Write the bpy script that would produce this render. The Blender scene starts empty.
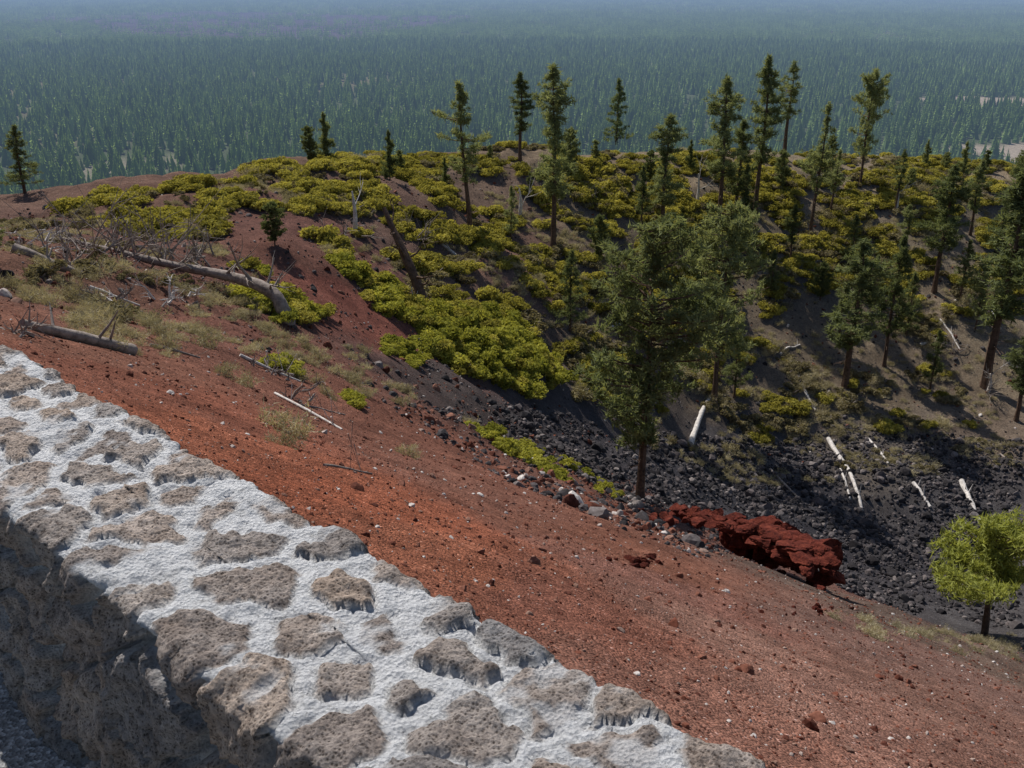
import bpy, math, numpy as np
from mathutils import Vector
rng=np.random.default_rng(7)
scene=bpy.context.scene
F_PX=1005.0; SP,CP=0.376,0.9266
# ------------------------------------------------------------------ noise
def _h(ix,iy,iz,s):
    n=(ix*374761393+iy*668265263+iz*2147483647+s*1274126177)&0xFFFFFFFF
    n=((n^(n>>13))*1274126177)&0xFFFFFFFF
    n=((n^(n>>16))*2246822519)&0xFFFFFFFF
    return ((n^(n>>15))&0xFFFFFF)/float(0xFFFFFF)
def vnoise(P,s=0):
    P=np.asarray(P,float); i=np.floor(P).astype(np.int64); f=P-i; f=f*f*(3-2*f)
    r=0
    for a in (0,1):
        for b in (0,1):
            for c in (0,1):
                w=(f[:,0] if a else 1-f[:,0])*(f[:,1] if b else 1-f[:,1])*(f[:,2] if c else 1-f[:,2])
                r=r+w*_h(i[:,0]+a,i[:,1]+b,i[:,2]+c,s)
    return r*2-1
def fbm(P,o=4,s=0):
    P=np.asarray(P,float); r=0;a=1;t=0
    for k in range(o):
        r=r+a*vnoise(P*(2.03**k)+k*17.3,s+k); t+=a; a*=.5
    return r/t
def sst(a,b,x):
    t=np.clip((x-a)/(b-a),0,1); return t*t*(3-2*t)
# ------------------------------------------------------------------ survey (sight lines -> world)
def ray(px,py):
    u=(px-512)/F_PX; v=(384-py)/F_PX
    return np.array([u,CP+SP*v,-SP+CP*v])
def at(px,py,Y):
    d=ray(px,py); return d*(Y/d[1])
NX,NY=.677,.736      # wall normal (downhill), wall direction is (NY,-NX)
cps=[]
for x,y in [(0,2),(-3,4),(3,3),(6,6),(0,8),(-6,10),(10,5),(12,14),(5,15),(-3,16),(-9,16),(3,24),(10,24),(18,24),(14,34),(20,34),(20,12),(30,20),(8,30),(9,19),(2,36),(40,8),(-1,24)]:
    cps.append((x,y,-2-.411*x-.443*y))
for a in [(0,330,16),(0,300,24),(0,250,40),(0,220,57),(0,197,74),(100,300,30),(100,250,42),(100,220,54),(100,190,70),
 (200,350,25),(200,300,36),(200,250,48),(200,215,60),(200,180,77),(300,400,26),(300,350,34),(300,300,42),(300,250,52),(300,200,64),(330,160,84),
 (400,400,32),(400,350,44),(400,300,54),(400,250,64),(400,200,74),(420,158,90),(500,450,36),(500,400,46),(500,350,56),(500,300,65),(500,250,75),(500,200,84),(500,156,95),
 (600,490,42),(600,440,54),(600,400,60),(600,350,66),(600,300,73),(600,250,81),(600,200,90),(600,154,102),
 (700,520,47),(700,490,56),(700,450,63),(700,400,70),(700,350,76),(700,300,83),(700,250,90),(700,200,98),(700,151,110),
 (850,580,50),(850,540,57),(850,500,62),(850,450,68),(850,400,75),(850,350,82),(850,300,88),(850,250,95),(850,200,103),(850,161,114),
 (1000,620,47),(1000,580,53),(1000,540,58),(1000,500,63),(1000,450,69),(1000,400,76),(1000,350,82),(1000,300,89),(1000,250,96),(1000,200,105),(1000,165,116)]:
    cps.append(tuple(at(*a)))
cps+=[(60,10,-31),(80,30,-34),(70,60,-34),(90,60,-33),(90,90,-26),(95,120,-20),(-30,35,-5.2),(-55,65,-13),(-60,45,-8),(80,-20,-24)]
C=np.array(cps); n=len(C)
def tps(d2): return 0.5*d2*np.log(d2+1e-9)
K=tps(((C[:,None,:2]-C[None,:,:2])**2).sum(-1))+np.eye(n)*6.0
Pm=np.c_[np.ones(n),C[:,:2]]
A=np.block([[K,Pm],[Pm.T,np.zeros((3,3))]])
W=np.linalg.solve(A,np.r_[C[:,2],0,0,0])
ru=np.array([(p-512)/F_PX for p in (0,60,100,330,500,600,700,850,1000)])
rY=np.array([75,72,70,84,95,102,110,114,116.])
rR=rY*np.sqrt(1+ru**2); rA=np.arctan(ru)
HOL=[(at(712,557,32),.9),(at(742,574,30.5),1.1),(at(770,586,29.5),1.2),(at(800,600,28.5),1.1)]
def H(x,y):
    x=np.atleast_1d(np.asarray(x,float)); y=np.atleast_1d(np.asarray(y,float))
    out=np.empty_like(x)
    for i in range(0,len(x),60000):
        X=x[i:i+60000];Y=y[i:i+60000]
        r=np.hypot(X,Y)+1e-6; az=np.arctan2(X,Y); R=np.interp(az,rA,rR)
        k=np.minimum(1,R/r); xi=X*k; yi=Y*k
        z=W[n]+W[n+1]*xi+W[n+2]*yi
        d2=(xi[:,None]-C[None,:,0])**2+(yi[:,None]-C[None,:,1])**2
        z=z+tps(d2)@W[:n]
        far=sst(14,45,r)
        z=z+far*(.55*vnoise(np.c_[X/7,Y/7,X*0],3)+.28*vnoise(np.c_[X/2.3,Y/2.3,X*0],4)+.12*vnoise(np.c_[X/.9,Y/.9,X*0],14))+sst(2,8,r)*.05*vnoise(np.c_[X/.8,Y/.8,X*0],5)+.012*vnoise(np.c_[X/.12,Y/.12,X*0],6)
        for q,rad in HOL: z=z-.6*np.exp(-((X-q[0])**2+(Y-q[1])**2)/rad**2)
        d=np.maximum(0,r-R); z=z-.6*d*d/(d+18)
        pl=-150+3*vnoise(np.c_[X/300,Y/300,X*0],9)
        q=np.clip((pl-z)/16+.5,0,1); z=z*(1-q)+pl*q+16*.5*q*(1-q)
        m=X*NX+Y*NY
        b=sst(.78,1.03,m)
        z=np.where(m<1.03,-1.76*(1-b)+z*b,z)
        out[i:i+60000]=z
    return out
def spot(px,py,dh=0):
    d=ray(px,py); t=np.geomspace(3.2,9000,1500); z=H(d[0]*t,d[1]*t)
    below=np.where(d[2]*t<z)[0]
    if len(below)==0: return d*100
    i=below[0]
    if i==0: return d*t[0]
    a=d[2]*t[i-1]-z[i-1]; b=z[i]-d[2]*t[i]; tt=t[i-1]+(t[i]-t[i-1])*a/(a+b)
    p=d*tt; p[2]+=dh; return p
def zone(poly): return np.array([spot(a,b)[:2] for a,b in poly])
def inpoly(P,poly):
    x,y=P[:,0],P[:,1]; r=np.zeros(len(P),bool); j=len(poly)-1
    for i in range(len(poly)):
        xi,yi=poly[i]; xj,yj=poly[j]
        c=((yi>y)!=(yj>y))&(x<(xj-xi)*(y-yi)/(yj-yi+1e-12)+xi); r^=c; j=i
    return r
def sample(poly,N):
    lo,hi=poly.min(0),poly.max(0); out=[]; c=0
    for _ in range(60):
        P=rng.uniform(lo,hi,(N*3,2)); P=P[inpoly(P,poly)]; out.append(P); c+=len(P)
        if c>=N: break
    P=np.concatenate(out)[:N]; return P
# ------------------------------------------------------------------ mesh helpers
def mesh_np(name,V,Fs,smooth=False,mats=(),midx=None):
    V=np.asarray(V,np.float32); Fs=[np.asarray(f,np.int32) for f in Fs if len(f)]
    me=bpy.data.meshes.new(name); me.vertices.add(len(V)); me.vertices.foreach_set('co',V.ravel())
    L=np.concatenate([f.ravel() for f in Fs]); me.loops.add(len(L)); me.loops.foreach_set('vertex_index',L)
    tot=np.concatenate([np.full(len(f),f.shape[1]) for f in Fs]); st=np.r_[0,np.cumsum(tot)[:-1]].astype(np.int32)
    me.polygons.add(len(tot)); me.polygons.foreach_set('loop_start',st)
    for m in mats: me.materials.append(m)
    if midx is not None: me.polygons.foreach_set('material_index',np.asarray(midx,np.int32))
    me.polygons.foreach_set('use_smooth',np.full(len(tot),smooth))
    me.update(calc_edges=True); return me
def link(name,me,loc=(0,0,0)):
    o=bpy.data.objects.new(name,me); scene.collection.objects.link(o); o.location=loc; return o
class B:
    def __init__(s): s.V=[];s.F=[];s.M=[];s.n=0
    def add(s,V,F,m=0):
        V=np.asarray(V,float);F=np.asarray(F,int)
        s.V.append(V);s.F.append(F+s.n);s.M.append(np.full(len(F),m));s.n+=len(V)
    def mesh(s,name,mats,smooth=False):
        order=sorted(range(len(s.F)),key=lambda i:s.F[i].shape[1])
        g={}
        for i in order: g.setdefault(s.F[i].shape[1],[]).append(i)
        Fs=[];M=[]
        for k,l in g.items():
            Fs.append(np.concatenate([s.F[i] for i in l])); M.append(np.concatenate([s.M[i] for i in l]))
        return mesh_np(name,np.concatenate(s.V),Fs,smooth,mats,np.concatenate(M))
def tube(b,P,R,sides=8,m=0,rough=0):
    P=np.asarray(P,float);R=np.asarray(R,float);k=len(P)
    T=np.gradient(P,axis=0); T/=np.linalg.norm(T,axis=1)[:,None]+1e-9
    ref=np.array([.13,.21,.97]) if abs(T[0][2])<.8 else np.array([1,.1,.05])
    U=np.cross(T,ref);U/=np.linalg.norm(U,axis=1)[:,None];Wv=np.cross(T,U)
    a=np.linspace(0,2*np.pi,sides,endpoint=False)
    rr=R[:,None]*(1+rough*rng.uniform(-1,1,(k,sides)))
    V=P[:,None]+rr[...,None]*(np.cos(a)[None,:,None]*U[:,None]+np.sin(a)[None,:,None]*Wv[:,None])
    V=V.reshape(-1,3); i=np.arange(k-1)[:,None]*sides; j=np.arange(sides)[None]; j2=(j+1)%sides
    Fq=np.stack([i+j,i+j2,i+sides+j2,i+sides+j],-1).reshape(-1,4)
    b.add(V,Fq,m)
    for e,o in ((0,0),((k-1)*sides,k-1)):
        idx=e+np.arange(sides); Vc=np.r_[V[idx],[P[o]]]; t=np.arange(sides)
        b.add(Vc,np.stack([t,(t+1)%sides,np.full(sides,sides)],-1),m)
# ------------------------------------------------------------------ materials
def mat(name):
    m=bpy.data.materials.new(name); m.use_nodes=True; nt=m.node_tree; nt.nodes.clear()
    try: m.cycles.emission_sampling='NONE'
    except Exception: pass
    return m,nt
def N(nt,t,**k):
    x=nt.nodes.new(t)
    for a,v in k.items(): setattr(x,a,v)
    return x
def setin(x,**k):
    for a,v in k.items(): x.inputs[a.replace('_',' ')].default_value=v
def ramp(nt,stops,fac=None):
    r=N(nt,'ShaderNodeValToRGB'); e=r.color_ramp.elements
    while len(e)<len(stops): e.new(.5)
    for i,(p,c) in enumerate(stops):
        e[i].position=p; e[i].color=(*c,1) if len(c)==3 else c
    if fac is not None: nt.links.new(fac,r.inputs[0])
    return r.outputs[0]
def mixc(nt,mode,f,a,b):
    x=N(nt,'ShaderNodeMix',data_type='RGBA',blend_type=mode)
    for s,v in ((x.inputs[0],f),(x.inputs[6],a),(x.inputs[7],b)):
        if hasattr(v,'links'): nt.links.new(v,s)
        else: s.default_value=v if not isinstance(v,tuple) else (*v,1)
    return x.outputs[2]
def noise(nt,co,scale,detail=4,rough=.6):
    x=N(nt,'ShaderNodeTexNoise'); setin(x,Scale=scale,Detail=detail,Roughness=rough)
    if co is not None: nt.links.new(co,x.inputs['Vector'])
    return x.outputs['Fac']
def voro(nt,co,scale,feature='F1'):
    x=N(nt,'ShaderNodeTexVoronoi',feature=feature); setin(x,Scale=scale)
    if co is not None: nt.links.new(co,x.inputs['Vector'])
    return x
PAINTED_HAZE=(.30,.42,.72); HD=9000.  # aerial haze painted into materials: bluish emission, stronger with distance from origin
def finish(nt,sh,painted_haze=False):
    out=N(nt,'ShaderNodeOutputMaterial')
    if painted_haze:
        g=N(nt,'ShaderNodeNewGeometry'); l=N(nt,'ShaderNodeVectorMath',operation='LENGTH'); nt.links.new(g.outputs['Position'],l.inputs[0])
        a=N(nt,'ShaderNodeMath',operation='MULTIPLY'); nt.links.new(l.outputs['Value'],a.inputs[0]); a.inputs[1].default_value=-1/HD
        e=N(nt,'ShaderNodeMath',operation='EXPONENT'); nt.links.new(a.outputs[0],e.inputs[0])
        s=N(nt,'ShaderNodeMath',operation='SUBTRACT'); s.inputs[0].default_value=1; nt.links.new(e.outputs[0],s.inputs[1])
        em=N(nt,'ShaderNodeEmission'); em.inputs[0].default_value=(*PAINTED_HAZE,1)
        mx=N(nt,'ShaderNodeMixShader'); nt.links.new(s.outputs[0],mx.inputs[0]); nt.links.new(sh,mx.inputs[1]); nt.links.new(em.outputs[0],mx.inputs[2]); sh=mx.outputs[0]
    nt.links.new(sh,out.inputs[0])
def princ(nt,col,rough=.9,bump=None,bs=.5,bd=.02,spec=.1):
    p=N(nt,'ShaderNodeBsdfPrincipled'); p.inputs['Roughness'].default_value=rough; p.inputs['Specular IOR Level'].default_value=spec
    if hasattr(col,'links'): nt.links.new(col,p.inputs['Base Color'])
    else: p.inputs['Base Color'].default_value=(*col,1)
    if bump is not None:
        b=N(nt,'ShaderNodeBump'); b.inputs['Strength'].default_value=bs; b.inputs['Distance'].default_value=bd
        nt.links.new(bump,b.inputs['Height']); nt.links.new(b.outputs[0],p.inputs['Normal'])
    return p.outputs[0]
def pos(nt): return N(nt,'ShaderNodeNewGeometry').outputs['Position']
def objco(nt): return N(nt,'ShaderNodeTexCoord').outputs['Object']
def orand(nt): return N(nt,'ShaderNodeObjectInfo').outputs['Random']
def madd(nt,a,b,op='ADD'):
    x=N(nt,'ShaderNodeMath',operation=op)
    for i,v in enumerate((a,b)):
        if hasattr(v,'links'): nt.links.new(v,x.inputs[i])
        else: x.inputs[i].default_value=v
    return x.outputs[0]
def leafmat(name,dark,light,trans=.3,scale=1.5,painted_haze=False):
    m,nt=mat(name)
    f=madd(nt,madd(nt,noise(nt,objco(nt),scale,2),.7,'MULTIPLY'),madd(nt,orand(nt),.4,'MULTIPLY'))
    c=ramp(nt,[(.25,dark),(.8,light)],f)
    d=N(nt,'ShaderNodeBsdfDiffuse'); t=N(nt,'ShaderNodeBsdfTranslucent'); nt.links.new(c,d.inputs[0])
    nt.links.new(mixc(nt,'MULTIPLY',1.0,c,(1.25,1.2,.75)),t.inputs[0])
    mx=N(nt,'ShaderNodeMixShader'); mx.inputs[0].default_value=trans; nt.links.new(d.outputs[0],mx.inputs[1]); nt.links.new(t.outputs[0],mx.inputs[2])
    finish(nt,mx.outputs[0],painted_haze); return m
def woodmat(name,dark,light):
    m,nt=mat(name); co=objco(nt)
    c=ramp(nt,[(.3,dark),(.62,light)],noise(nt,co,5,6,.75))
    finish(nt,princ(nt,c,.85,noise(nt,co,14,5),.6,.03)); return m
def rockmat(name,stops,painted_haze=False):
    m,nt=mat(name); co=objco(nt); r=ramp(nt,stops,orand(nt))
    c=mixc(nt,'MULTIPLY',.8,r,ramp(nt,[(.3,(.45,.42,.4)),(.7,(1.2,1.2,1.2))],noise(nt,co,2.5,3,.7)))
    finish(nt,princ(nt,c,.95)); return m
needle=leafmat('pine_needles',(.09,.115,.05),(.30,.325,.16),.40,.8)
needle_b=leafmat('pine_needles_young',(.18,.21,.05),(.37,.39,.11),.4,2)
manz=leafmat('manzanita_leaves',(.17,.155,.035),(.47,.42,.10),.35,1.2)
green=leafmat('bitterbrush_leaves',(.20,.21,.04),(.44,.42,.085),.38,1.2)
olive=leafmat('dry_shrub_leaves',(.12,.10,.06),(.30,.26,.15),.3,1.2)
sagem=leafmat('sage_leaves',(.23,.20,.13),(.50,.44,.30),.25,2)
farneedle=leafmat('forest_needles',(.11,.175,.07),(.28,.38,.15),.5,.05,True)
bark=woodmat('pine_bark',(.035,.025,.02),(.17,.11,.08))
silver=woodmat('weathered_silver_wood',(.28,.25,.23),(.75,.70,.65))
greyw=woodmat('weathered_grey_wood',(.10,.08,.07),(.38,.32,.28))
redrock=rockmat('red_cinder',[(0,(.08,.03,.022)),(.35,(.18,.065,.042)),(.7,(.25,.11,.075)),(.88,(.28,.18,.14)),(.955,(.60,.56,.53))])
darkrock=rockmat('basalt_clinker',[(0,(.025,.023,.026)),(.6,(.08,.074,.077)),(.9,(.14,.12,.12)),(1,(.27,.24,.23))])
# ------------------------------------------------------------------ terrain
def LAVA(X,Y):
    az=np.degrees(np.arctan2(X,Y)); R=np.hypot(X,Y)
    w=fbm(np.c_[X/700,Y/700,X*0],4,51)
    return sst(0,.25,w*.8+1.0-np.sqrt(((az+13)/13)**2+((R-3900)/1300)**2))
def CLEAR(X,Y):
    az=np.degrees(np.arctan2(X,Y)); R=np.hypot(X,Y); w=fbm(np.c_[X/80,Y/80,X*0],3,61)
    a=sst(0,.2,w*.9+.85-np.sqrt(((az-26.5)/5.0)**2+((R-1440)/120)**2))
    b=sst(0,.2,w*.9+.85-np.sqrt(((az-27)/4.5)**2+((R-1000)/110)**2))
    c=sst(0,.2,w*.9+.45-np.sqrt(((az+22)/7)**2+((R-900)/90)**2))
    d=sst(0,.2,w*.9+.40-np.sqrt(((az-24)/6)**2+((R-2000)/110)**2))
    return np.maximum.reduce([a,b,c*.5,d*.7])
def terrain():
    az=np.radians(np.r_[np.arange(-180,-33,2.5),np.arange(-33,33,.09),np.arange(33,180.1,2.5)])
    az[-1]=math.pi; r=[.05,.3,.6,.8]; 
    while r[-1]<150: r.append(r[-1]*1.0085)
    while r[-1]<12000: r.append(r[-1]*1.03)
    r+= [16000,25000,45000]; r=np.array(r)
    na,nr=len(az),len(r)
    X=(r[:,None]*np.sin(az)[None]).ravel(); Y=(r[:,None]*np.cos(az)[None]).ravel()
    Z=H(X,Y)
    i=np.arange(nr-1)[:,None]*na; j=np.arange(na-1)[None]
    Fq=np.stack([i+j,i+na+j,i+na+j+1,i+j+1],-1).reshape(-1,4)
    S=[((50,340),(.17,.08,.055)),((100,375),(.18,.075,.05)),((50,280),(.13,.07,.05)),((50,220),(.11,.065,.05)),((200,330),(.145,.068,.05)),((200,400),(.18,.070,.045)),
    ((150,250),(.12,.062,.048)),((250,450),(.21,.078,.046)),((350,500),(.22,.076,.043)),((450,560),(.205,.080,.048)),((400,430),(.16,.072,.05)),((500,500),(.17,.08,.057)),
    ((600,540),(.17,.075,.05)),((550,600),(.19,.082,.057)),((700,600),(.18,.088,.067)),((700,700),(.19,.095,.07)),((850,720),(.20,.108,.082)),((950,700),(.175,.098,.075)),
    ((900,655),(.17,.10,.08)),((1000,665),(.13,.09,.07)),((750,640),(.19,.105,.08)),((870,612),(.11,.08,.065)),((590,494),(.14,.07,.052)),((560,475),(.14,.07,.052)),((690,534),(.15,.078,.06)),((620,508),(.14,.07,.052)),
    ((480,412),(.065,.052,.048)),((530,430),(.05,.045,.045)),((600,450),(.05,.045,.047)),((700,480),(.045,.043,.047)),((800,520),(.045,.043,.047)),((900,560),(.05,.046,.049)),((1000,590),(.07,.065,.065)),
    ((650,420),(.08,.067,.058)),((760,440),(.058,.053,.053)),((950,500),(.065,.06,.06)),((870,450),(.10,.085,.07)),((1000,430),(.15,.115,.085)),((700,370),(.11,.085,.06)),((800,330),(.14,.11,.075)),
    ((900,350),(.16,.125,.085)),((1000,330),(.17,.135,.09)),((600,370),(.10,.078,.058)),((600,300),(.13,.085,.062)),((500,260),(.15,.09,.066)),((520,330),(.12,.08,.063)),((380,330),(.15,.058,.042)),
    ((330,270),(.115,.055,.04)),((280,220),(.12,.06,.047)),((400,220),(.115,.072,.055)),((450,180),(.13,.09,.065)),((600,180),(.17,.13,.088)),((750,170),(.19,.15,.10)),((900,178),(.20,.16,.11)),((980,175),(.22,.175,.12)),
    ((650,250),(.13,.10,.068)),((800,250),(.13,.105,.07)),((950,230),(.14,.115,.08)),((150,205),(.13,.075,.055)),((20,205),(.13,.08,.06))]
    Q=np.array([spot(*s[0])[:2] for s in S]); Cc=np.array([s[1] for s in S])
    qa=np.arctan2(Q[:,0],Q[:,1]); ql=np.log(np.hypot(Q[:,0],Q[:,1]))
    R=np.hypot(X,Y)+1e-6; va=np.arctan2(X,Y); vl=np.log(R)
    wv=np.c_[X/np.maximum(R,6)*14,Y/np.maximum(R,6)*14,vl*9]
    va2=va+.06*fbm(wv,4,21); vl2=vl+.11*fbm(wv,4,31)
    col=np.zeros((len(X),4),np.float32); col[:,3]=1
    for k in range(0,len(X),60000):
        s=slice(k,k+60000)
        d=(va2[s,None]-qa)**2+(vl2[s,None]-ql)**2*.7; w=1/(d+2e-4)**2.6; w/=w.sum(1)[:,None]; col[s,:3]=w@Cc
    f=sst(150,260,R)[:,None]
    nz=fbm(np.c_[X/260,Y/260,X*0],4,41)[:,None]; nz2=fbm(np.c_[X/40,Y/40,X*0],3,45)[:,None]
    plain=np.array([.060,.078,.038])*(1-sst(0,.6,nz))+np.array([.11,.10,.055])*sst(0,.6,nz)
    plain=plain*(1+.35*nz2)
    lava=LAVA(X,Y)[:,None]; plain=plain*(1-lava)+np.array([.060,.050,.058])*(1+.5*nz2)*lava
    clr=CLEAR(X,Y)[:,None]; plain=plain*(1-clr)+np.array([.27,.23,.18])*clr
    col[:,:3]=col[:,:3]*(1-f)+plain*f
    me=mesh_np('cinder_cone_terrain',np.c_[X,Y,Z],[Fq[:,::-1]],True)
    a=me.attributes.new('col','FLOAT_COLOR','POINT'); a.data.foreach_set('color',col.ravel())
    m,nt=mat('cinder_ground'); at_=N(nt,'ShaderNodeAttribute',attribute_name='col'); p=pos(nt)
    v1=voro(nt,p,38); v2=voro(nt,p,9)
    def ch(v,i=0):
        b=N(nt,'ShaderNodeSeparateColor'); nt.links.new(v.outputs['Color'],b.inputs[0]); return b.outputs[i]
    c=at_.outputs['Color']
    c=mixc(nt,'MULTIPLY',.75,c,ramp(nt,[(0,(.38,.35,.35)),(.55,(1,1,1)),(.93,(1.45,1.4,1.35)),(.985,(1.6,1.6,1.6)),(1,(3.0,4.0,4.8))],ch(v1)))
    c=mixc(nt,'MULTIPLY',.4,c,ramp(nt,[(0,(.45,.42,.42)),(.6,(1.1,1.1,1.1)),(1,(1.7,1.65,1.6))],ch(v2)))
    c=mixc(nt,'MULTIPLY',1,c,ramp(nt,[(.3,(.58,.56,.56)),(.7,(1.45,1.45,1.45))],noise(nt,p,.45,9,.72)))
    h=madd(nt,madd(nt,v1.outputs['Distance'],-1,'MULTIPLY'),noise(nt,p,9,5,.75))
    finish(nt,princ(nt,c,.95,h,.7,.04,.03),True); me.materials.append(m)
    link('cinder_cone_terrain',me)
terrain()
# ------------------------------------------------------------------ wall
def wall():
    s=np.r_[np.arange(-9,-4.6,.04),np.arange(-4.6,.5,.0068),np.arange(.5,4,.04)]
    def seg(a,b,st): 
        L=math.dist(a,b); k=max(2,int(L/st)); return [(a[0]+(b[0]-a[0])*i/k,a[1]+(b[1]-a[1])*i/k) for i in range(k)]
    rc=.025; mo=1.125; prof=[]
    prof+=seg((.645,-1.75),(.68,-1.1-rc),.0075)
    prof+=[(.68+rc-rc*math.cos(t),-1.1-rc+rc*math.sin(t)) for t in np.linspace(0,math.pi/2,6)[:-1]]
    prof+=seg((.68+rc,-1.1),(mo-rc,-1.1),.0068)
    prof+=[(mo-rc+rc*math.sin(t),-1.1-rc+rc*math.cos(t)) for t in np.linspace(0,math.pi/2,6)[:-1]]
    prof+=seg((mo,-1.1-rc),(1.17,-3.1),.03)
    P=np.array(prof); T=np.gradient(P,axis=0); T/=np.linalg.norm(T,axis=1)[:,None]; Nn=np.c_[-T[:,1],T[:,0]]
    S,I=np.meshgrid(s,np.arange(len(P)),indexing='ij'); S=S.ravel(); I=I.ravel()
    m=P[I,0]; z=P[I,1]; nm=Nn[I,0]; nz=Nn[I,1]
    L=np.c_[S,m,z]
    Wp=L+.026*np.c_[fbm(L*8,3,1),fbm(L*8,3,2),fbm(L*8,3,3)]+.014*np.c_[vnoise(L*32,4),vnoise(L*32,5),vnoise(L*32,6)]
    seeds=[]
    for a in np.arange(-9.1,4.2,.155):
        for bb in (.735,.86,.985,1.095):
            if rng.random()<.84: seeds.append((a+rng.uniform(-.065,.065),bb+rng.uniform(-.04,.04),-1.13+rng.uniform(-.02,.02)))
        for c_ in np.arange(-3.1,-1.25,.18):
            for bb in (.73,1.10): seeds.append((a+rng.uniform(-.07,.07),bb+rng.uniform(-.03,.03),c_+rng.uniform(-.05,.05)))
    seeds=np.array(seeds); so=np.argsort(seeds[:,0]); seeds=seeds[so]; rid=rng.random(len(seeds))
    F1=np.empty(len(S));F2=np.empty(len(S));ID=np.empty(len(S))
    order=np.argsort(Wp[:,0]); 
    for k in range(0,len(S),6000):
        ix=order[k:k+6000]; lo,hi=Wp[ix,0].min()-.45,Wp[ix,0].max()+.45
        a,b_=np.searchsorted(seeds[:,0],[lo,hi]); sd=seeds[a:b_]
        d=np.sqrt(((Wp[ix,None]-sd[None])**2).sum(-1)); pt=np.argpartition(d,1,axis=1)[:,:2]
        dd=np.take_along_axis(d,pt,1); w=dd.argmin(1); r_=np.arange(len(ix))
        F1[ix]=dd[r_,w];F2[ix]=dd[r_,1-w];ID[ix]=rid[a+pt[r_,w]]
    e=F2-F1; topm=sst(-.0,.6,nz)
    th=(.010+.034*((ID*7.31)%1)**1.2)*(.30+.70*topm)+.016*fbm(L*42,4,8)*(.5+.5*topm)
    stone=sst(th,th+.009,e); rim=np.exp(-((e-th)/.007)**2)
    smear=sst(.20,.36,fbm(L*11,5,33))*topm; stone=stone*(1-.7*smear)
    big=fbm(L*np.array([2.2,2,2]),3,11); mid=fbm(L*16,5,12); fine=fbm(L*75,3,13)
    grit=fbm(L*50,3,18); ridg=1-2*np.abs(fbm(L*24,4,15))
    chunk=vnoise(np.floor(L*np.array([9,9,11])+.7*np.c_[vnoise(L*9,91),vnoise(L*9,92),vnoise(L*9,93)])+.5,94)
    disp=stone*(-.002*topm+.016*ID+.016*mid+.008*ridg+.008*grit+(1-topm)*.026*chunk)+(1-stone)*(.013*mid+.009*grit-.040*(1-topm)+.003)+.003*fine+.020*big*(.6+.4*topm)-.008*rim*(1-smear)
    disp+=-(1-topm)*.045*sst(.05,.45,fbm(L*6,3,20))
    m2=m+nm*disp+ (.022*fbm(np.c_[S*5.5,m*0,z*0+ (m>0.9)*9],5,14))
    z2=z+nz*disp+.012*fbm(np.c_[S*2.5,m*3,S*0],2,17)*topm
    X=S*NY+m2*NX; Y=-S*NX+m2*NY
    na=len(P); i=np.arange(len(s)-1)[:,None]*na; j=np.arange(na-1)[None]
    Fq=np.stack([i+j,i+na+j,i+na+j+1,i+j+1],-1).reshape(-1,4)
    me=mesh_np('stone_wall',np.c_[X,Y,z2],[Fq],True)
    for nme,arr in (('stone',stone),('sid',ID)):
        a=me.attributes.new(nme,'FLOAT','POINT'); a.data.foreach_set('value',arr.astype(np.float32))
    mt,nt=mat('mortared_lava_stone'); p=pos(nt)
    st=N(nt,'ShaderNodeAttribute',attribute_name='stone').outputs['Fac']; sid=N(nt,'ShaderNodeAttribute',attribute_name='sid').outputs['Fac']
    sc=ramp(nt,[(0,(.27,.24,.225)),(.3,(.42,.36,.32)),(.55,(.33,.31,.30)),(.8,(.45,.37,.31)),(1,(.25,.245,.25))],sid)
    sc=mixc(nt,'MULTIPLY',.97,sc,ramp(nt,[(.36,(.20,.17,.16)),(.48,(.9,.9,.9)),(.70,(1.6,1.57,1.55))],noise(nt,p,48,8,.85)))
    sc=mixc(nt,'MULTIPLY',.8,sc,ramp(nt,[(.3,(.72,.65,.60)),(.7,(1.25,1.25,1.25))],noise(nt,p,9,5,.65)))
    v=voro(nt,p,130); sc=mixc(nt,'MULTIPLY',.9,sc,ramp(nt,[(.12,(.22,.20,.19)),(.42,(1.15,1.15,1.15))],v.outputs['Distance']))
    mc=ramp(nt,[(.30,(.36,.355,.35)),(.44,(.68,.685,.70)),(.70,(.82,.825,.84))],noise(nt,p,11,9,.8))
    mc=mixc(nt,'MULTIPLY',.9,mc,ramp(nt,[(.36,(.35,.35,.35)),(.44,(.95,.95,.95)),(.7,(1.08,1.08,1.08))],noise(nt,p,120,6,.85)))
    c=mixc(nt,'MIX',st,mc,sc)
    h=madd(nt,noise(nt,p,70,7,.85),madd(nt,v.outputs['Distance'],.6,'MULTIPLY'))
    finish(nt,princ(nt,c,.95,h,.9,.014)); me.materials.append(mt)
    link('stone_wall',me)
wall()
def pavement():
    g=[];nS,nM=60,40
    for i in range(nS):
        for j in range(nM):
            s=-12+20*i/(nS-1); m=-14+14.70*(j/(nM-1)); g.append((s*NY+m*NX,-s*NX+m*NY,-1.65))
    i=np.arange(nS-1)[:,None]*nM;j=np.arange(nM-1)[None]
    me=mesh_np('asphalt_path',np.array(g),[np.stack([i+j,i+nM+j,i+nM+j+1,i+j+1],-1).reshape(-1,4)])
    m,nt=mat('asphalt'); p=pos(nt); v=voro(nt,p,110); b=N(nt,'ShaderNodeSeparateColor'); nt.links.new(v.outputs['Color'],b.inputs[0])
    c=ramp(nt,[(0,(.13,.13,.13)),(.6,(.27,.27,.27)),(1,(.50,.50,.50))],b.outputs[0])
    c=mixc(nt,'MULTIPLY',1,c,ramp(nt,[(.3,(.7,.7,.7)),(.7,(1.1,1.1,1.1))],noise(nt,p,6,4)))
    finish(nt,princ(nt,c,.9,v.outputs['Distance'],.7,.006)); me.materials.append(m); link('asphalt_path',me)
pavement()
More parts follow.
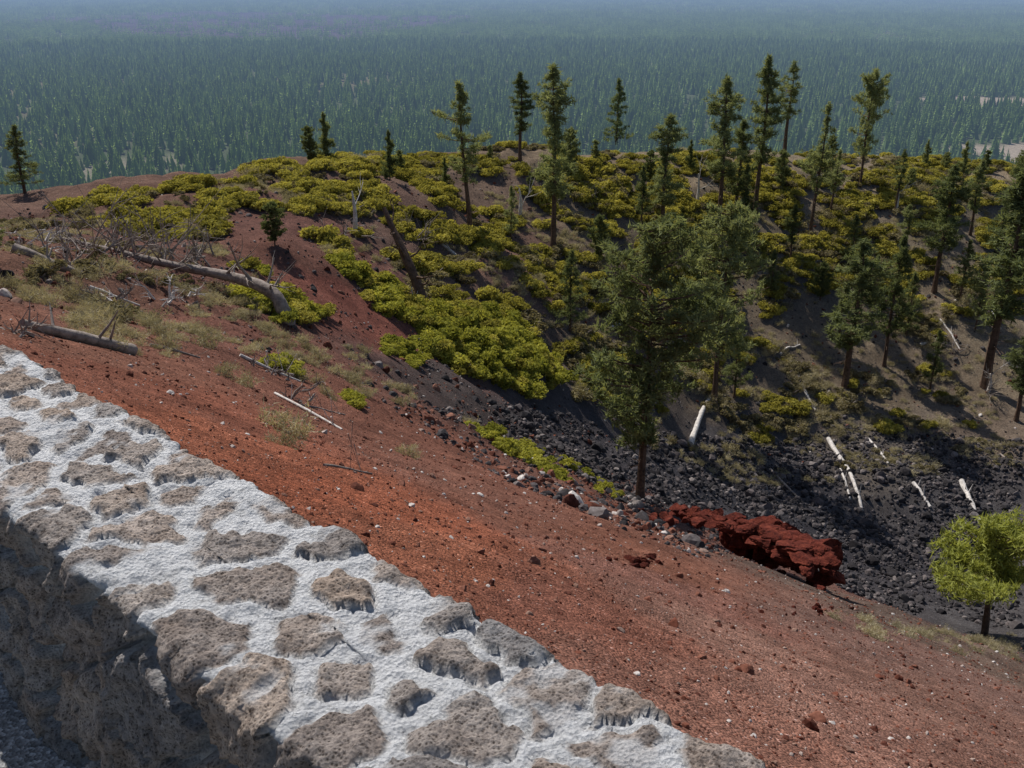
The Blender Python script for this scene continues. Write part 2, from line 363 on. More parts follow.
# ------------------------------------------------------------------ instancing
def instancer(name,P,rot,scl,idx,objs):
    coll=bpy.data.collections.new(name+'_kinds')
    for k,me in enumerate(objs):
        o=bpy.data.objects.new('%s_kind_%02d'%(name,k),me); coll.objects.link(o)
    me=bpy.data.meshes.new(name); me.vertices.add(len(P)); me.vertices.foreach_set('co',np.asarray(P,np.float32).ravel())
    a=me.attributes.new('rot','FLOAT_VECTOR','POINT'); a.data.foreach_set('vector',np.asarray(rot,np.float32).ravel())
    a=me.attributes.new('scl','FLOAT_VECTOR','POINT'); a.data.foreach_set('vector',np.asarray(scl,np.float32).ravel())
    a=me.attributes.new('idx','INT','POINT'); a.data.foreach_set('value',np.asarray(idx,np.int32))
    o=link(name,me); ng=bpy.data.node_groups.new(name,'GeometryNodeTree')
    ng.interface.new_socket('Geometry',in_out='INPUT',socket_type='NodeSocketGeometry'); ng.interface.new_socket('Geometry',in_out='OUTPUT',socket_type='NodeSocketGeometry')
    gi=ng.nodes.new('NodeGroupInput'); go=ng.nodes.new('NodeGroupOutput'); ip=ng.nodes.new('GeometryNodeInstanceOnPoints'); ci=ng.nodes.new('GeometryNodeCollectionInfo')
    ci.inputs['Collection'].default_value=coll; ci.inputs['Separate Children'].default_value=True; ci.inputs['Reset Children'].default_value=True
    def na(nm,t):
        x=ng.nodes.new('GeometryNodeInputNamedAttribute'); x.data_type=t; x.inputs['Name'].default_value=nm
        return next(q for q in x.outputs if q.enabled and q.name=='Attribute')
    L=ng.links.new; L(gi.outputs[0],ip.inputs['Points']); L(ci.outputs[0],ip.inputs['Instance']); ip.inputs['Pick Instance'].default_value=True
    L(na('idx','INT'),ip.inputs['Instance Index']); L(na('rot','FLOAT_VECTOR'),ip.inputs['Rotation']); L(na('scl','FLOAT_VECTOR'),ip.inputs['Scale'])
    L(ip.outputs[0],go.inputs[0]); md=o.modifiers.new('instances','NODES'); md.node_group=ng; return o
def rz(n_): return np.c_[np.zeros(n_),np.zeros(n_),rng.uniform(0,6.28,n_)]
import bmesh
def ico(sub):
    bm=bmesh.new(); bmesh.ops.create_icosphere(bm,subdivisions=sub,radius=1); V=np.array([v.co[:] for v in bm.verts]); Fc=np.array([[v.index for v in f.verts] for f in bm.faces]); bm.free(); return V,Fc
def rock(seed,sub,m,amp=.45):
    V,Fc=ico(sub); o=seed*13.7
    d=1+amp*fbm(V*1.1+o,3,seed)+.18*fbm(V*3.5+o,2,seed+5)
    V=V*d[:,None]
    for k in range(5):
        q=rng.normal(size=3); q/=np.linalg.norm(q); h=rng.uniform(.45,.75); dd=V@q; V=V-np.outer(np.maximum(0,dd-h),q)*.9
    V*=np.array([1,rng.uniform(.7,1),rng.uniform(.55,.85)])
    return mesh_np('rock',V,[Fc],False,[m])
reds=[rock(i+1,2,redrock) for i in range(6)]; darks=[rock(i+20,2,darkrock) for i in range(5)]
def scatter_rocks():
    Nn=32000; az=np.radians(rng.uniform(-42,48,Nn)); r=2+46*rng.random(Nn)**1.3; x=r*np.sin(az);y=r*np.cos(az)
    k=(x*NX+y*NY>1.3); x,y,r=x[k],y[k],r[k]; pl=-2-.411*x-.443*y; z=H(x,y); k=(np.abs(z-pl)<1.6)|(x<0)
    x,y,z,r=x[k],y[k],z[k],r[k]; s=np.exp(rng.normal(math.log(.009),.55,len(x)))*(1+r/22); s=np.minimum(s,.09)
    s=np.where(rng.random(len(x))<.003,rng.uniform(.04,.12,len(x)),s)
    instancer('cinder_rocks',np.c_[x,y,z+s*.1],rng.uniform(0,6.28,(len(x),3))*[.15,.15,1],np.repeat(s[:,None],3,1),rng.integers(0,6,len(x)),reds)
    zn=zone([(475,405),(530,405),(600,422),(700,435),(850,425),(1024,440),(1024,630),(930,610),(850,594),(700,530),(625,505),(540,455)])
    P=sample(zn,20000); dn=fbm(np.c_[P/6,P[:,0]*0],3,91); P=P[(rng.random(len(P))<np.clip(.8+1.2*dn,.1,1))]
    s=np.exp(rng.normal(math.log(.10),.55,len(P))); s=np.minimum(s,.55)
    instancer('basalt_rubble',np.c_[P,H(P[:,0],P[:,1])+s*.2],rng.uniform(0,6.28,(len(P),3))*[.2,.2,1],np.repeat(s[:,None],3,1),rng.integers(0,5,len(P)),darks)
    zn=zone([(0,300),(0,215),(100,200),(330,165),(600,160),(900,168),(1020,175),(1020,450),(700,450),(560,440),(400,400),(200,340)])
    P=sample(zn,8000); 
    zn2=zone([(380,400),(470,395),(560,455),(640,500),(720,532),(760,560),(700,560),(560,505),(450,450)]); P=np.r_[P,sample(zn2,2600)]
    s=np.minimum(np.exp(rng.normal(math.log(.06),.6,len(P))),.42)
    instancer('scattered_slope_stones',np.c_[P,H(P[:,0],P[:,1])+s*.1],rng.uniform(0,6.28,(len(P),3))*[.2,.2,1],np.repeat(s[:,None],3,1),rng.integers(0,8,len(P)),reds[:3]+darks)
scatter_rocks()
# ------------------------------------------------------------------ pines
def tufts(b,Cn,L,w,nt_,m,up=.35,flat=1.):
    Cn=np.repeat(np.asarray(Cn),nt_,0); k=len(Cn); D=rng.normal(size=(k,3)); D[:,2]=D[:,2]*flat+up; D/=np.linalg.norm(D,axis=1)[:,None]
    Q=np.cross(D,rng.normal(size=(k,3))); Q/=np.linalg.norm(Q,axis=1)[:,None]
    l=L*rng.uniform(.6,1.2,(k,1)); ww=w*rng.uniform(.6,1.3,(k,1)); c0=Cn+rng.normal(size=(k,3))*L*.22
    V=np.stack([c0-Q*ww*.5,c0+Q*ww*.5,c0+D*l],1).reshape(-1,3)
    b.add(V,np.arange(3*k).reshape(-1,3),m)
def pine_mesh(seed,base=.25,width=.3,nb=110,shape='cone',sparse=0.,nm=None,Ht=14.,lean=0.,tl=.40,tw=.095,tk=1.):
    global rng
    old=rng; rng=np.random.default_rng(seed); b=B()
    zz=np.linspace(-.4,Ht,16); bend=.18*np.c_[np.sin(zz*.35+seed),np.cos(zz*.3+seed*2)]*(zz[:,None]/Ht)
    bend[:,0]+=lean*(np.maximum(zz,0)/Ht)**1.3
    tr=np.c_[bend,zz]; R=.22*tk*Ht/14*(1-np.clip(zz/Ht,0,1)*.93); R[0]*=1.3
    tube(b,tr,R,8,0,.08)
    def trunk(h): return np.array([np.interp(h,zz,tr[:,i]) for i in range(3)])
    cen=[]
    for i in range(nb):
        f=rng.random()**.9; h=Ht*(base+(1-base)*f*.985)
        if shape=='cone': pr=(1-f)**.75*.95+.05
        elif shape=='column': pr=min(1,(1-f)*2.6+.08)*(.75+.25*math.sin(f*9+seed))*min(1,.45+f*2)
        else: pr=math.sqrt(max(0,1-(2*f-.85)**2*.72))
        ln=width*Ht*.5*pr*rng.uniform(.4,1.25); a=rng.uniform(0,6.28)
        gap=vnoise(np.array([[math.cos(a)*1.2+seed,math.sin(a)*1.2,h*.6*14/Ht]]),seed)[0]
        if gap<-.08+sparse*.5: ln*=.35
        if rng.random()<sparse*.5: continue
        p0=trunk(h); up=rng.uniform(-.25,.35)+f*.4; k=5; t=np.linspace(0,1,k)
        dirv=np.array([math.cos(a),math.sin(a)]); P=np.c_[p0[0]+dirv[0]*ln*t,p0[1]+dirv[1]*ln*t,p0[2]+ln*(up*t*.5+.3*t*t-.15*t)]
        tube(b,P,np.linspace(.045,.012,k)*(.5+ln*.3)*Ht/14*tk,4,0)
        nt_=max(2,int(ln*4.4*14/Ht*.8+1))
        tt=rng.uniform(.35,1.0,nt_)**.75
        side=rng.normal(size=(nt_,1))*.16*ln; 
        cc=np.c_[np.interp(tt,t,P[:,0]),np.interp(tt,t,P[:,1]),np.interp(tt,t,P[:,2])]
        cc[:,0]+=-dirv[1]*side[:,0]; cc[:,1]+=dirv[0]*side[:,0]; cc[:,2]+=rng.normal(size=nt_)*.10
        cen.append(cc)
    for i in range(int(8)): 
        h=Ht*base*rng.uniform(.45,1); a=rng.uniform(0,6.28); p0=trunk(h); l=rng.uniform(.4,1.2)*Ht/14
        tube(b,[p0,p0+np.array([math.cos(a)*l,math.sin(a)*l,-.1])],[.03,.01],4,0)
    cen.append(np.array([[tr[-1,0],tr[-1,1],Ht-q*Ht/14] for q in (0,.2,.45,.7,1.0)]))
    tufts(b,np.concatenate(cen),tl,tw,15,1,.4)
    me=b.mesh('pine',[bark,nm or needle]); rng=old; return me
kinds={'full':[pine_mesh(3,.24,.42,175,'oval'),pine_mesh(4,.28,.40,160,'oval')],
 'col':[pine_mesh(5,.30,.28,135,'column'),pine_mesh(6,.34,.30,130,'column'),pine_mesh(13,.28,.29,135,'column')],
 'cone':[pine_mesh(7,.14,.38,140,'cone'),pine_mesh(8,.18,.40,140,'cone'),pine_mesh(12,.24,.36,135,'cone')],
 'small':[pine_mesh(17,.05,.55,120,'cone',tl=.7,tw=.19),pine_mesh(18,.1,.5,110,'oval',tl=.7,tw=.19)],
 'sparse':[pine_mesh(9,.34,.34,110,'column',.38,lean=-.9),pine_mesh(10,.4,.32,100,'column',.42),pine_mesh(11,.32,.32,105,'column',.36,lean=.5)]}
def plant(px,py,top,kind,k=0,ws=1.,name='pine_tree',me=None,Ht=14.):
    p=spot(px,py); t0=p[1]*CP-p[2]*SP; U0=p[1]*SP+p[2]*CP; v=(384-top)/F_PX
    h=(v*t0-U0)/(CP+SP*v); me=me or kinds[kind][k%len(kinds[kind])]
    o=link(name,me,p); s=h/Ht; o.scale=(s*ws,s*ws,s); o.rotation_euler[2]=rng.uniform(0,6.28) if kind not in('sparse','x') else 0; return o
for a in [(640,500,225,'full',0,1.05),(755,215,57,'col',0,1.1),(718,228,78,'col',1,1.2),(784,158,62,'sparse',1,1.6),(810,236,104,'sparse',2,1.),(860,186,70,'full',1,.8),
 (616,152,78,'cone',0,1.1),(520,160,73,'col',0,1.5),(553,246,66,'col',2,1.1),(470,230,82,'sparse',0,1.2),(662,237,115,'col',2,1.4),(570,176,128,'small',1,.8),
 (326,162,113,'small',0,.9),(310,164,126,'small',1,.9),(390,180,131,'small',0,.8),(25,193,125,'cone',0,1.6),(-4,262,198,'full',0,1.1),(275,246,202,'small',1,1.0),
 (714,402,205,'full',1,.95),(845,386,240,'col',2,1.6),(884,366,236,'cone',2,1.0),(985,386,172,'col',0,1.5),(934,292,165,'col',1,1.4),(570,332,250,'cone',0,1.1),
 (511,242,186,'cone',1,1.),(641,228,166,'cone',2,1.2),(734,398,330,'cone',1,1.2),(962,178,142,'small',0,.8),(1018,190,150,'full',1,1),(872,305,255,'cone',0,1.2),(1008,300,205,'col',2,1.5),
 (598,262,215,'small',1,.8),(906,335,272,'cone',1,1.1),(700,300,240,'cone',0,1.2),(780,190,150,'small',1,.8),(1016,420,330,'col',0,1.7),(960,300,240,'cone',2,1.2),(690,170,140,'small',0,.8),(830,165,135,'small',1,.8),(910,190,168,'small',1,.9),(445,190,158,'small',0,.8),
 (400,172,150,'small',1,.9),(630,300,262,'small',0,.8),(770,300,250,'cone',1,1.1),(820,300,262,'small',1,.9),(1000,240,190,'cone',0,1.2),(680,260,215,'cone',2,1.2),
 (735,222,120,'col',2,1.3),(742,245,165,'cone',2,1.1),(850,270,215,'cone',1,1.2),(905,250,205,'col',1,1.6),(790,260,205,'col',0,1.5),(940,215,180,'small',0,.8),(650,180,150,'small',1,.8),(530,200,172,'small',0,.8),(838,345,285,'col',1,1.7),(975,330,265,'full',0,.9),(930,390,330,'cone',1,1.1),
 (895,215,150,'sparse',1,1.4),(970,235,160,'col',0,1.4),(1012,262,150,'col',1,1.3),(830,215,150,'sparse',2,1.3),(925,168,140,'small',0,.8),(985,172,150,'small',1,.8),(740,162,135,'small',0,.8),(595,165,140,'small',1,.8),(490,162,145,'small',1,.8),(945,172,152,'small',1,.9)]:
    plant(*a)
sap=pine_mesh(31,.36,1.0,60,'oval',.1,nm=needle_b,Ht=5.,lean=-.45,tl=.34,tw=.07,tk=2.0)
plant(984,637,530,'x',0,1.0,'young_pine_tree',sap,5.)
# ------------------------------------------------------------------ shrubs
def bush(seed,m,lobes=8,leaf=.10,per=200,hh=.75):
    global rng
    old=rng; rng=np.random.default_rng(seed); b=B()
    for i in range(lobes):
        a=rng.uniform(0,6.28); rr=rng.random()**.5*.65; c=np.array([math.cos(a)*rr,math.sin(a)*rr,rng.uniform(.1,.5)*hh]); R=rng.uniform(.22,.42)
        D=rng.normal(size=(per,3)); D[:,2]=np.abs(D[:,2])*1.0-.25; D/=np.linalg.norm(D,axis=1)[:,None]
        P=c+D*R*(rng.uniform(.5,1.2,(per,1)))*np.array([1,1,hh])
        Nn=D+rng.normal(size=(per,3))*.7; Nn/=np.linalg.norm(Nn,axis=1)[:,None]
        U=np.cross(Nn,rng.normal(size=(per,3)));U/=np.linalg.norm(U,axis=1)[:,None];Wv=np.cross(Nn,U); s=leaf*rng.uniform(.6,1.3,(per,1))
        V=np.stack([P-U*s,P+Wv*s*.5,P+U*s,P-Wv*s*.5],1).reshape(-1,3); b.add(V,np.arange(4*per).reshape(-1,4),0)
    for i in range(10):
        a=rng.uniform(0,6.28); tube(b,[(0,0,-.1),(math.cos(a)*.3,math.sin(a)*.3,.2),(math.cos(a)*.6,math.sin(a)*.6,.4)],[.03,.02,.01],4,1)
    me=b.mesh('shrub',[m,greyw]); rng=old; return me
def sage(seed):
    global rng
    old=rng; rng=np.random.default_rng(seed); b=B(); P=rng.normal(size=(60,3))*[.3,.3,.12]+[0,0,.15]; tufts(b,P,.28,.032,9,0,.9); me=b.mesh('sage',[sagem,greyw]); rng=old; return me
bk=[bush(1,manz),bush(2,manz),bush(3,manz,10),bush(4,green,9),bush(5,green,8),bush(6,olive,8),bush(7,olive,6,.085,190),sage(8),sage(9)]
PP=[];SC=[];IX=[]
def addb(P,ids,s0,s1):
    s=rng.uniform(s0,s1,len(P)); z=H(P[:,0],P[:,1]); PP.append(np.c_[P,z-.03]); SC.append(np.c_[s*rng.uniform(.8,1.2,len(s)),s*rng.uniform(.8,1.2,len(s)),s*rng.uniform(.75,1.1,len(s))]); IX.append(rng.choice(ids,len(P)))
def put(poly,Nn,ids,s0,s1,thin=None,seed=0,sc=3.0):
    z_=zone(poly); P=sample(z_,Nn)
    if thin is not None: k=fbm(np.c_[P/sc,P[:,0]*0],2,70+seed)>thin; P=P[k]
    addb(P,ids,s0,s1)
put([(65,212),(110,192),(250,184),(320,166),(350,215),(290,218),(235,205),(215,245),(120,232)],300,[0,1,2,0,6],.5,1.3,.08,1,3.5)
put([(65,212),(110,192),(250,184),(320,166),(350,215),(290,218),(235,205),(215,245),(120,232)],200,[7,8,6],.4,.8,-.2,21)
put([(290,180),(330,163),(480,160),(560,190),(500,240),(475,300),(400,300),(330,250),(290,215)],800,[0,1,2,0,1,6,5],.55,1.3,.03,2)
put([(420,345),(440,305),(500,312),(560,370),(574,386),(545,402),(480,378),(430,358)],230,[3,4,3,0],.6,1.15)
put([(330,255),(400,290),(450,330),(420,335),(350,290)],90,[3,0,4],.5,1.1,-.05,3)
put([(470,427),(520,442),(610,487),(617,498),(540,472),(470,437)],110,[4,3],.25,.55,-.4,9)
put([(222,272),(250,265),(322,312),(312,326),(280,322),(230,300)],90,[3,0,4],.4,.9,-.1,4)
put([(380,347),(398,342),(426,362),(422,370),(390,360)],26,[3,4],.4,.7)
put([(265,362),(290,360),(300,378),(275,374)],9,[3,4],.3,.5)
put([(338,392),(352,390),(366,405),(352,408)],8,[3,4],.2,.4)
put([(560,160),(700,156),(880,166),(900,200),(760,225),(640,245),(520,225)],1500,[0,1,2,5,6],.6,1.5,-.08,5)
put([(860,162),(1020,168),(1020,205),(890,200)],520,[5,6,7,8,0,1],.5,1.3,-.12,15)
put([(640,240),(900,195),(1020,200),(1020,300),(800,300),(620,320)],1300,[0,1,0,5,6,7,8],.6,1.4,-.08,6)
put([(480,240),(640,240),(620,400),(580,400),(480,300)],520,[0,1,5,6,7],.5,1.3,-.05,7)
put([(620,300),(1020,290),(1020,430),(850,430),(700,430),(600,400)],1100,[5,0,6,6,7,8,8],.5,1.15,-.05,8)
put([(20,330),(100,300),(330,330),(460,420),(300,400),(120,350)],260,[7,8,7,8],.25,.6,-.05,10,2.)
put([(0,215),(100,215),(200,240),(300,320),(150,330),(0,300)],380,[7,8,6,7],.35,.8,-.08,11,2.)
put([(300,220),(480,240),(560,330),(430,300),(330,260)],170,[7,8,6],.3,.8,-.1,12)
put([(600,430),(700,440),(1020,430),(1020,470),(720,470)],110,[7,8,6],.4,.9,-.1,13)
put([(480,170),(1020,180),(1020,440),(620,430),(480,320)],2000,[7,8],.3,.7,-.1,16)
put([(820,615),(1020,620),(1020,660),(860,640)],60,[7,8],.25,.5)
# brush growing along the crest of the rim
azr=np.interp(rng.uniform(230,1040,650),[0,1024],[-.47,.47]); Rr_=np.interp(azr,rA,rR)+rng.uniform(-9,5,650)
Pc=np.c_[Rr_*np.sin(azr),Rr_*np.cos(azr)]; kk=fbm(np.c_[Pc/3.5,Pc[:,0]*0],2,140)>-.12; addb(Pc[kk],[0,1,2,5,6,7],.5,1.25)
for px,py,s in [(285,432,.8),(408,456,.5),(400,405,.6),(285,445,.45),(205,345,.7),(160,335,.6),(100,315,.8),(90,325,.7),(320,360,.6),(470,425,.6),(225,375,.6),(245,385,.5)]:
    p=spot(px,py); PP.append(p[None]); SC.append(np.full((1,3),s)); IX.append(np.array([7]))
PP=np.concatenate(PP);SC=np.concatenate(SC);IX=np.concatenate(IX)
instancer('manzanita_shrubs',PP,rz(len(PP)),SC,IX,bk)
# ------------------------------------------------------------------ dead wood
def log_(a,b_,r0,r1,m,name='fallen_log',lift=(0,0),stubs=3,mid=None):
    p=spot(*a);q=spot(*b_); p=p+[0,0,r0*.6+lift[0]]; q=q+[0,0,r1*.6+lift[1]]; k=9; t=np.linspace(0,1,k)[:,None]
    P=p*(1-t)+q*t; L=np.linalg.norm(q-p); P=P-P[0]; o=p
    P[:,0]+=np.interp(t[:,0],[0,.5,1],[0,rng.uniform(-.03,.03)*L,0])
    for i in range(1,k-1):
        g=H(P[i,0]+o[0],P[i,1]+o[1])[0]+.3*r0-o[2]; P[i,2]=max(P[i,2],g) 
    b=B(); R=np.linspace(r0,r1,k)*rng.uniform(.88,1.1,k); tube(b,P,R,9,0,.1)
    for i in range(stubs):
        j=rng.integers(2,k-1); d=rng.normal(size=3); d[2]=abs(d[2])+.2; d/=np.linalg.norm(d); l=rng.uniform(.3,.9)
        tube(b,[P[j],P[j]+d*l*.6,P[j]+d*l+[0,0,.05]],[r1*.45,r1*.3,.01],5,0)
    return link(name,b.mesh(name,[m],True),o)
for a in [((690,446),(716,386),.22,.12,silver),((676,345),(706,292),.16,.1,silver),((828,440),(862,512),.2,.1,silver),((913,484),(930,508),.17,.12,silver),((961,482),(980,524),.2,.13,silver),
 ((428,234),(456,256),.16,.1,silver),((798,378),(816,412),.15,.1,silver),((920,346),(946,336),.16,.1,silver),((868,440),(888,464),.13,.08,silver),((395,285),(425,312),.16,.1,silver),
 ((132,354),(22,326),.15,.09,greyw),((14,252),(82,276),.2,.12,greyw),((90,288),(140,306),.06,.03,silver),((275,394),(342,430),.04,.025,silver),((150,346),(200,358),.05,.02,greyw),
 ((324,466),(372,474),.025,.012,greyw),((1000,330),(985,300),.12,.07,silver),((240,356),(300,382),.05,.03,silver),((560,350),(600,360),.1,.06,silver),((730,330),(760,345),.12,.07,greyw),
 ((640,395),(665,410),.12,.07,greyw),((100,295),(128,312),.05,.02,silver),((300,405),(345,415),.03,.02,greyw),((880,280),(905,262),.12,.08,silver),((600,330),(640,322),.1,.06,silver),((770,470),(800,500),.1,.06,greyw),
 ((840,470),(850,500),.1,.06,silver),((1000,455),(1020,470),.1,.06,greyw),((780,355),(800,345),.1,.06,silver),((660,330),(690,345),.1,.06,silver),((550,265),(580,285),.1,.06,greyw),((940,320),(960,350),.1,.05,silver)]:
    log_(*a)
def path_obj(name,pts,R,m,stubs=0,sides=10):
    P=np.array(pts); k=(len(P)-1)*4+1; t=np.linspace(0,len(P)-1,k)
    Q=np.c_[[np.interp(t,np.arange(len(P)),P[:,i]) for i in range(3)]].T
    for _ in range(3): Q[1:-1]=.25*Q[:-2]+.5*Q[1:-1]+.25*Q[2:]
    Rr=np.interp(t,np.linspace(0,len(P)-1,len(R)),R); o=Q[0].copy(); b=B(); tube(b,Q-o,Rr*rng.uniform(.9,1.1,k),sides,0,.08)
    for i in range(stubs):
        j=rng.integers(k//4,k-1); d=rng.normal(size=3); d[2]=abs(d[2])*.8+.3; d/=np.linalg.norm(d); l=rng.uniform(.6,2.2); p=Q[j]-o; e=p+d*l; 
        mid=p+d*l*.5+rng.normal(size=3)*.12
        tube(b,[p,mid,e],[Rr[j]*.35,Rr[j]*.22,.012],5,0)
        for q in range(4):
            d2=d+rng.normal(size=3)*.6; st=mid if q<2 else (mid+e)/2; tube(b,[st,st+d2*l*.25,st+d2*l*.45+rng.normal(size=3)*.06],[.02,.014,.006],4,0)
    return link(name,b.mesh(name,[m],True),o)
b0=spot(287,322)
Y0=b0[1]
path_obj('arched_dead_tree',[b0+[0,0,-.2],at(284,312,Y0),at(276,294,Y0+.3),at(256,283,Y0+.8),at(215,273,Y0+1.5),at(165,264,Y0+2),at(110,250,Y0+2.5),at(60,238,Y0+3)],[.32,.28,.24,.23,.2,.16,.12,.05],greyw,14)
def deadbrush(name,px,py,w,h,nn,m):
    p=spot(px,py); b=B()
    for i in range(nn):
        st=np.array([rng.normal()*w*.25,rng.normal()*w*.25,0]); d=np.array([rng.normal(),rng.normal(),rng.uniform(.3,1.4)]); d/=np.linalg.norm(d); l=h*rng.uniform(.5,1.2)
        m1=st+d*l*.5+rng.normal(size=3)*.1; e=m1+d*l*.5+rng.normal(size=3)*.15; tube(b,[st,m1,e],[.05,.03,.01],5,0)
        for q in range(7):
            d2=d+rng.normal(size=3)*.7; s0=st+(e-st)*rng.uniform(.3,1); l2=l*.35; tube(b,[s0,s0+d2*l2*.5,s0+d2*l2+rng.normal(size=3)*.06],[.02,.012,.005],4,0)
    return link(name,b.mesh(name,[m]),p)
for a in [(150,262,3.2,2.0,16),(120,255,3,1.9,14),(190,262,2.5,1.6,12),(70,262,3.0,1.4,12),(40,250,2.4,1.0,8),(345,240,2,1.4,7),(270,372,1.2,.4,10),(300,402,1.4,.35,8),(30,335,1.2,.5,6),(410,240,2,1.5,6),(700,320,2,1.3,8),(950,350,2.2,1.4,8),(590,200,2,1.6,6),(990,395,1.6,1.6,6),(165,300,2,.8,8),(100,300,2,.7,8)]:
    deadbrush('dead_branches',*a,silver if rng.random()<.3 else greyw)
s0=spot(430,312); s1=at(384,208,s0[1]+3.5)
path_obj('leaning_snag',[s0+[0,0,-.3],s0*.66+s1*.34,s0*.33+s1*.67,s1],[.36,.28,.22,.12],bark,8)
for px,py,h in [(355,232,2.6),(697,205,3.0),(988,392,1.6),(520,215,2.2),(895,215,3)]:
    p=spot(px,py); path_obj('dead_snag',[p+[0,0,-.2],p+[.1,0,h*.5],p+[-.05,.1,h]],[.17,.13,.05],silver,2)
# ------------------------------------------------------------------ lava outcrop
def outcrop():
    b=B(); m,nt=mat('red_lava_crag'); co=objco(nt)
    c=ramp(nt,[(.34,(.035,.010,.009)),(.5,(.15,.032,.021)),(.72,(.33,.085,.05))],noise(nt,co,3.0,8,.8))
    finish(nt,princ(nt,c,.9,noise(nt,co,9,7,.85),1,.12)); V0,F0=ico(4)
    sp=np.array([at(652,514,36.5),at(686,521,35),at(716,530,33.8),at(742,541,32.8),at(766,554,32),at(790,568,31),at(812,583,30),at(828,598,29)])
    sp[:,2]=-2-.411*sp[:,0]-.443*sp[:,1]
    base=sp[3].copy(); dn=np.array([.68,.73,0.])
    def block(p,r,sq,k):
        V=V0.copy(); o=k*7.7
        V=V*(1+.30*fbm(V*1.2+o,3,k))[:,None]
        for _ in range(9):
            q=rng.normal(size=3); q/=np.linalg.norm(q); h=rng.uniform(.35,.7); dd=V@q; V=V-np.outer(np.maximum(0,dd-h),q)*.95
        V=V*(1+.16*(1-2*np.abs(fbm(V*2.6+o,4,k+3))))[:,None]+.05*vnoise(V*9+o,k)[:,None]*V0
        V=V*r*np.array([1,1,sq]); b.add(V+p-base,F0)
    for k in range(130):
        t=rng.random()**.85*7; i=min(6,int(t)); q=sp[i]+(sp[i+1]-sp[i])*(t-i)
        env=min(1,t/2.6)*min(1,(7.4-t)/1.4)
        u=rng.random()
        if u<.46:   # jutting lip
            off=rng.uniform(-.95,.45); hgt=(1.12+rng.uniform(-.14,.20)-.1*off)*env; r=rng.uniform(.28,.5)*(.5+.5*env); block(q+dn*off+[0,0,hgt],r,rng.uniform(.35,.55),k)
        elif u<.86: # back body
            off=rng.uniform(.5,1.2); hgt=rng.uniform(-.4,.85)*env; r=rng.uniform(.4,.7)*(.45+.55*env); block(q+dn*off+[0,0,hgt],r,rng.uniform(.7,1),k)
        else:
            off=rng.uniform(-1.0,.2); g=q+dn*off; g[2]=H(g[0],g[1])[0]+.03; block(g,rng.uniform(.1,.2),.8,k)
    link('lava_rock_outcrop',b.mesh('lava_rock_outcrop',[m]),base)
    P=[];S=[]
    for cx,cy,sx,sy,k in [(645,562,30,6,30),(655,512,25,6,40),(810,612,30,5,10)]:
        for i in range(k):
            p=spot(cx+rng.normal()*sx*.6,cy+rng.normal()*sy*.6)
            if p[1]<60: P.append(p); S.append(rng.uniform(.03,.13))
    craglets=[rock(60+i,2,m,.5) for i in range(4)]
    instancer('broken_lava_rocks',np.array(P),rng.uniform(0,6.28,(len(P),3)),np.repeat(np.array(S)[:,None],3,1),rng.integers(0,4,len(P)),craglets)
outcrop()
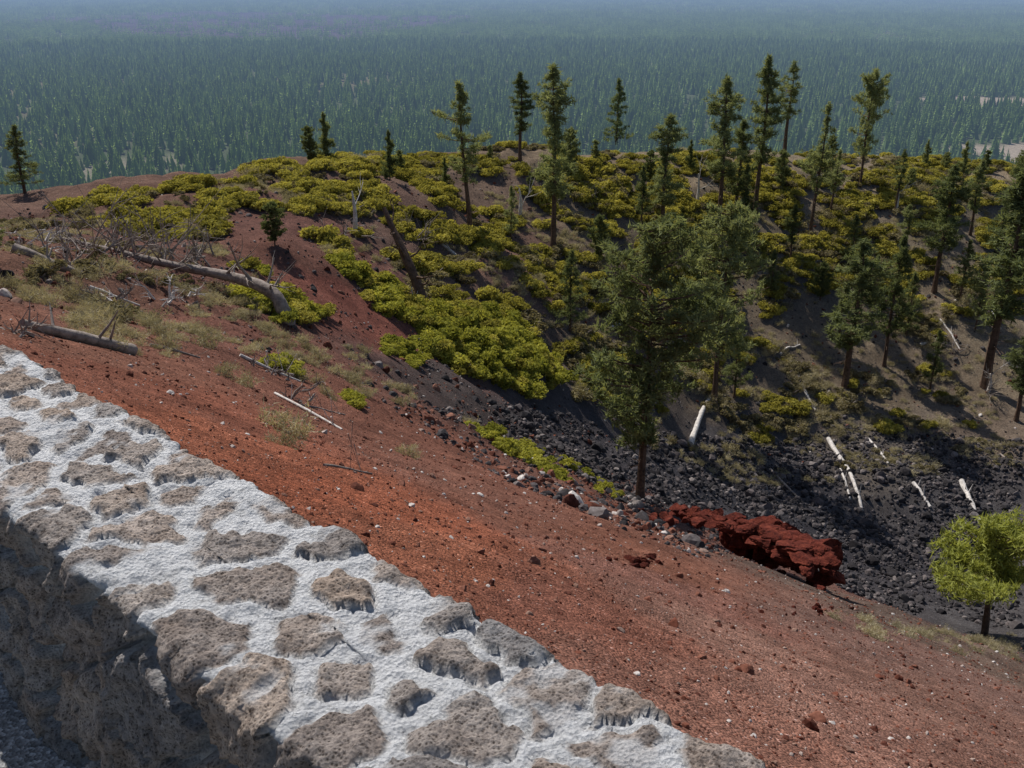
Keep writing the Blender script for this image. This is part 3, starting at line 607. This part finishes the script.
# ------------------------------------------------------------------ distant forest
def lowpine(b,c,Ht,w,layers,k,r_):
    tr=np.array([[0,0,0],[.25,0,0],[0,.25,0],[0,0,Ht*.9]])+c; b.add(tr,[[0,1,3],[1,2,3],[2,0,3]],0)
    for i in range(layers):
        f=i/(layers-1); z=Ht*(.14+.8*f); R=w*(1-f*.9)*r_.uniform(.75,1.15); a0=r_.uniform(0,6.28)
        for j in range(k):
            a=a0+6.283*j/k+r_.uniform(-.25,.25); da=6.283/k*.5; R2=R*r_.uniform(.65,1.25)
            V=np.array([[0,0,z+Ht*.12],[math.cos(a-da)*R2,math.sin(a-da)*R2,z-r_.uniform(0,.06)*Ht],[math.cos(a+da)*R2,math.sin(a+da)*R2,z-r_.uniform(0,.06)*Ht]])+c
            b.add(V,[[0,1,2]],0)
def forest():
    r_=np.random.default_rng(99); ks=[]
    for i in range(6):
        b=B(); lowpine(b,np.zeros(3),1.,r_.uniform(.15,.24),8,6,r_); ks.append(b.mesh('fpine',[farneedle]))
    Nn=50000; az=np.radians(r_.uniform(-36,36,Nn)); r=np.sqrt(r_.uniform(520**2,2600**2,Nn)); x=r*np.sin(az);y=r*np.cos(az)
    dn=fbm(np.c_[x/110,y/110,x*0],4,81)
    keep=(r_.random(len(x))<np.clip(.92+1.0*dn,.4,1))&(r_.random(len(x))>CLEAR(x,y)*.96)&(r_.random(len(x))>LAVA(x,y)*.7)
    x,y=x[keep],y[keep]; h=np.where(r_.random(len(x))<.3,r_.uniform(5,11,len(x)),r_.uniform(11,23,len(x)))
    P=np.c_[x,y,H(x,y)-.3]; sc=np.c_[h*r_.uniform(.8,1.3,len(x)),h*r_.uniform(.8,1.3,len(x)),h]
    rot=np.c_[np.zeros(len(x)),np.zeros(len(x)),r_.uniform(0,6.28,len(x))]
    instancer('distant_pine_forest',P,rot,sc,r_.integers(0,6,len(x)),ks)
    cl=[]
    for i in range(5):
        b=B()
        for j in range(16): 
            rr=22*math.sqrt(r_.random());a=r_.uniform(0,6.28); hh=r_.uniform(10,20); lowpine(b,np.array([math.cos(a)*rr,math.sin(a)*rr,0]),hh,hh*.22,4,5,r_)
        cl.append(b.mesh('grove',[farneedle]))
    out=[]
    for r0,r1,sp in ((2550,4500,32),(4500,10000,54)):
        k=int(.5*(r1**2-r0**2)*math.radians(72)/sp**2); az=np.radians(r_.uniform(-36,36,k)); r=np.sqrt(r_.uniform(r0**2,r1**2,k)); out.append(np.c_[r*np.sin(az),r*np.cos(az),np.full(k,1. if sp<50 else 1.25)])
    o=np.concatenate(out); dn=fbm(np.c_[o[:,0]/400,o[:,1]/400,o[:,0]*0],4,83)
    k=(r_.random(len(o))<np.clip(.9+.7*dn,.4,1))&(r_.random(len(o))>LAVA(o[:,0],o[:,1])*.85); o=o[k]
    instancer('far_pine_forest',np.c_[o[:,:2],H(o[:,0],o[:,1])-.5],np.c_[np.zeros(len(o)),np.zeros(len(o)),r_.uniform(0,6.28,len(o))],np.c_[o[:,2],o[:,2],np.ones(len(o))],r_.integers(0,5,len(o)),cl)
forest()
# ------------------------------------------------------------------ light, sky, camera
EL=math.radians(49); sd=Vector((-.5*math.cos(EL),.866*math.cos(EL),math.sin(EL)))
sl=bpy.data.lights.new('sun','SUN'); sl.energy=5.0; sl.angle=math.radians(.5); sl.color=(1,.96,.90)
so=bpy.data.objects.new('sun',sl); scene.collection.objects.link(so); so.rotation_euler=sd.to_track_quat('Z','Y').to_euler(); so.location=(-20,40,40)
w=bpy.data.worlds.new('World'); scene.world=w; w.use_nodes=True; nt=w.node_tree; bg=nt.nodes['Background']
sk=nt.nodes.new('ShaderNodeTexSky'); sk.sky_type='NISHITA'; sk.sun_disc=False; sk.sun_elevation=EL; sk.sun_rotation=math.radians(-30)
nt.links.new(sk.outputs[0],bg.inputs[0]); bg.inputs[1].default_value=.08
cam=bpy.data.cameras.new('camera'); cam.lens=F_PX*36/1024; cam.clip_end=80000; cam.clip_start=.05
co=bpy.data.objects.new('camera',cam); scene.collection.objects.link(co); co.rotation_euler=(math.pi/2-math.asin(SP),0,0); scene.camera=co
scene.view_settings.view_transform='Standard'; scene.view_settings.look='None'; scene.view_settings.exposure=0
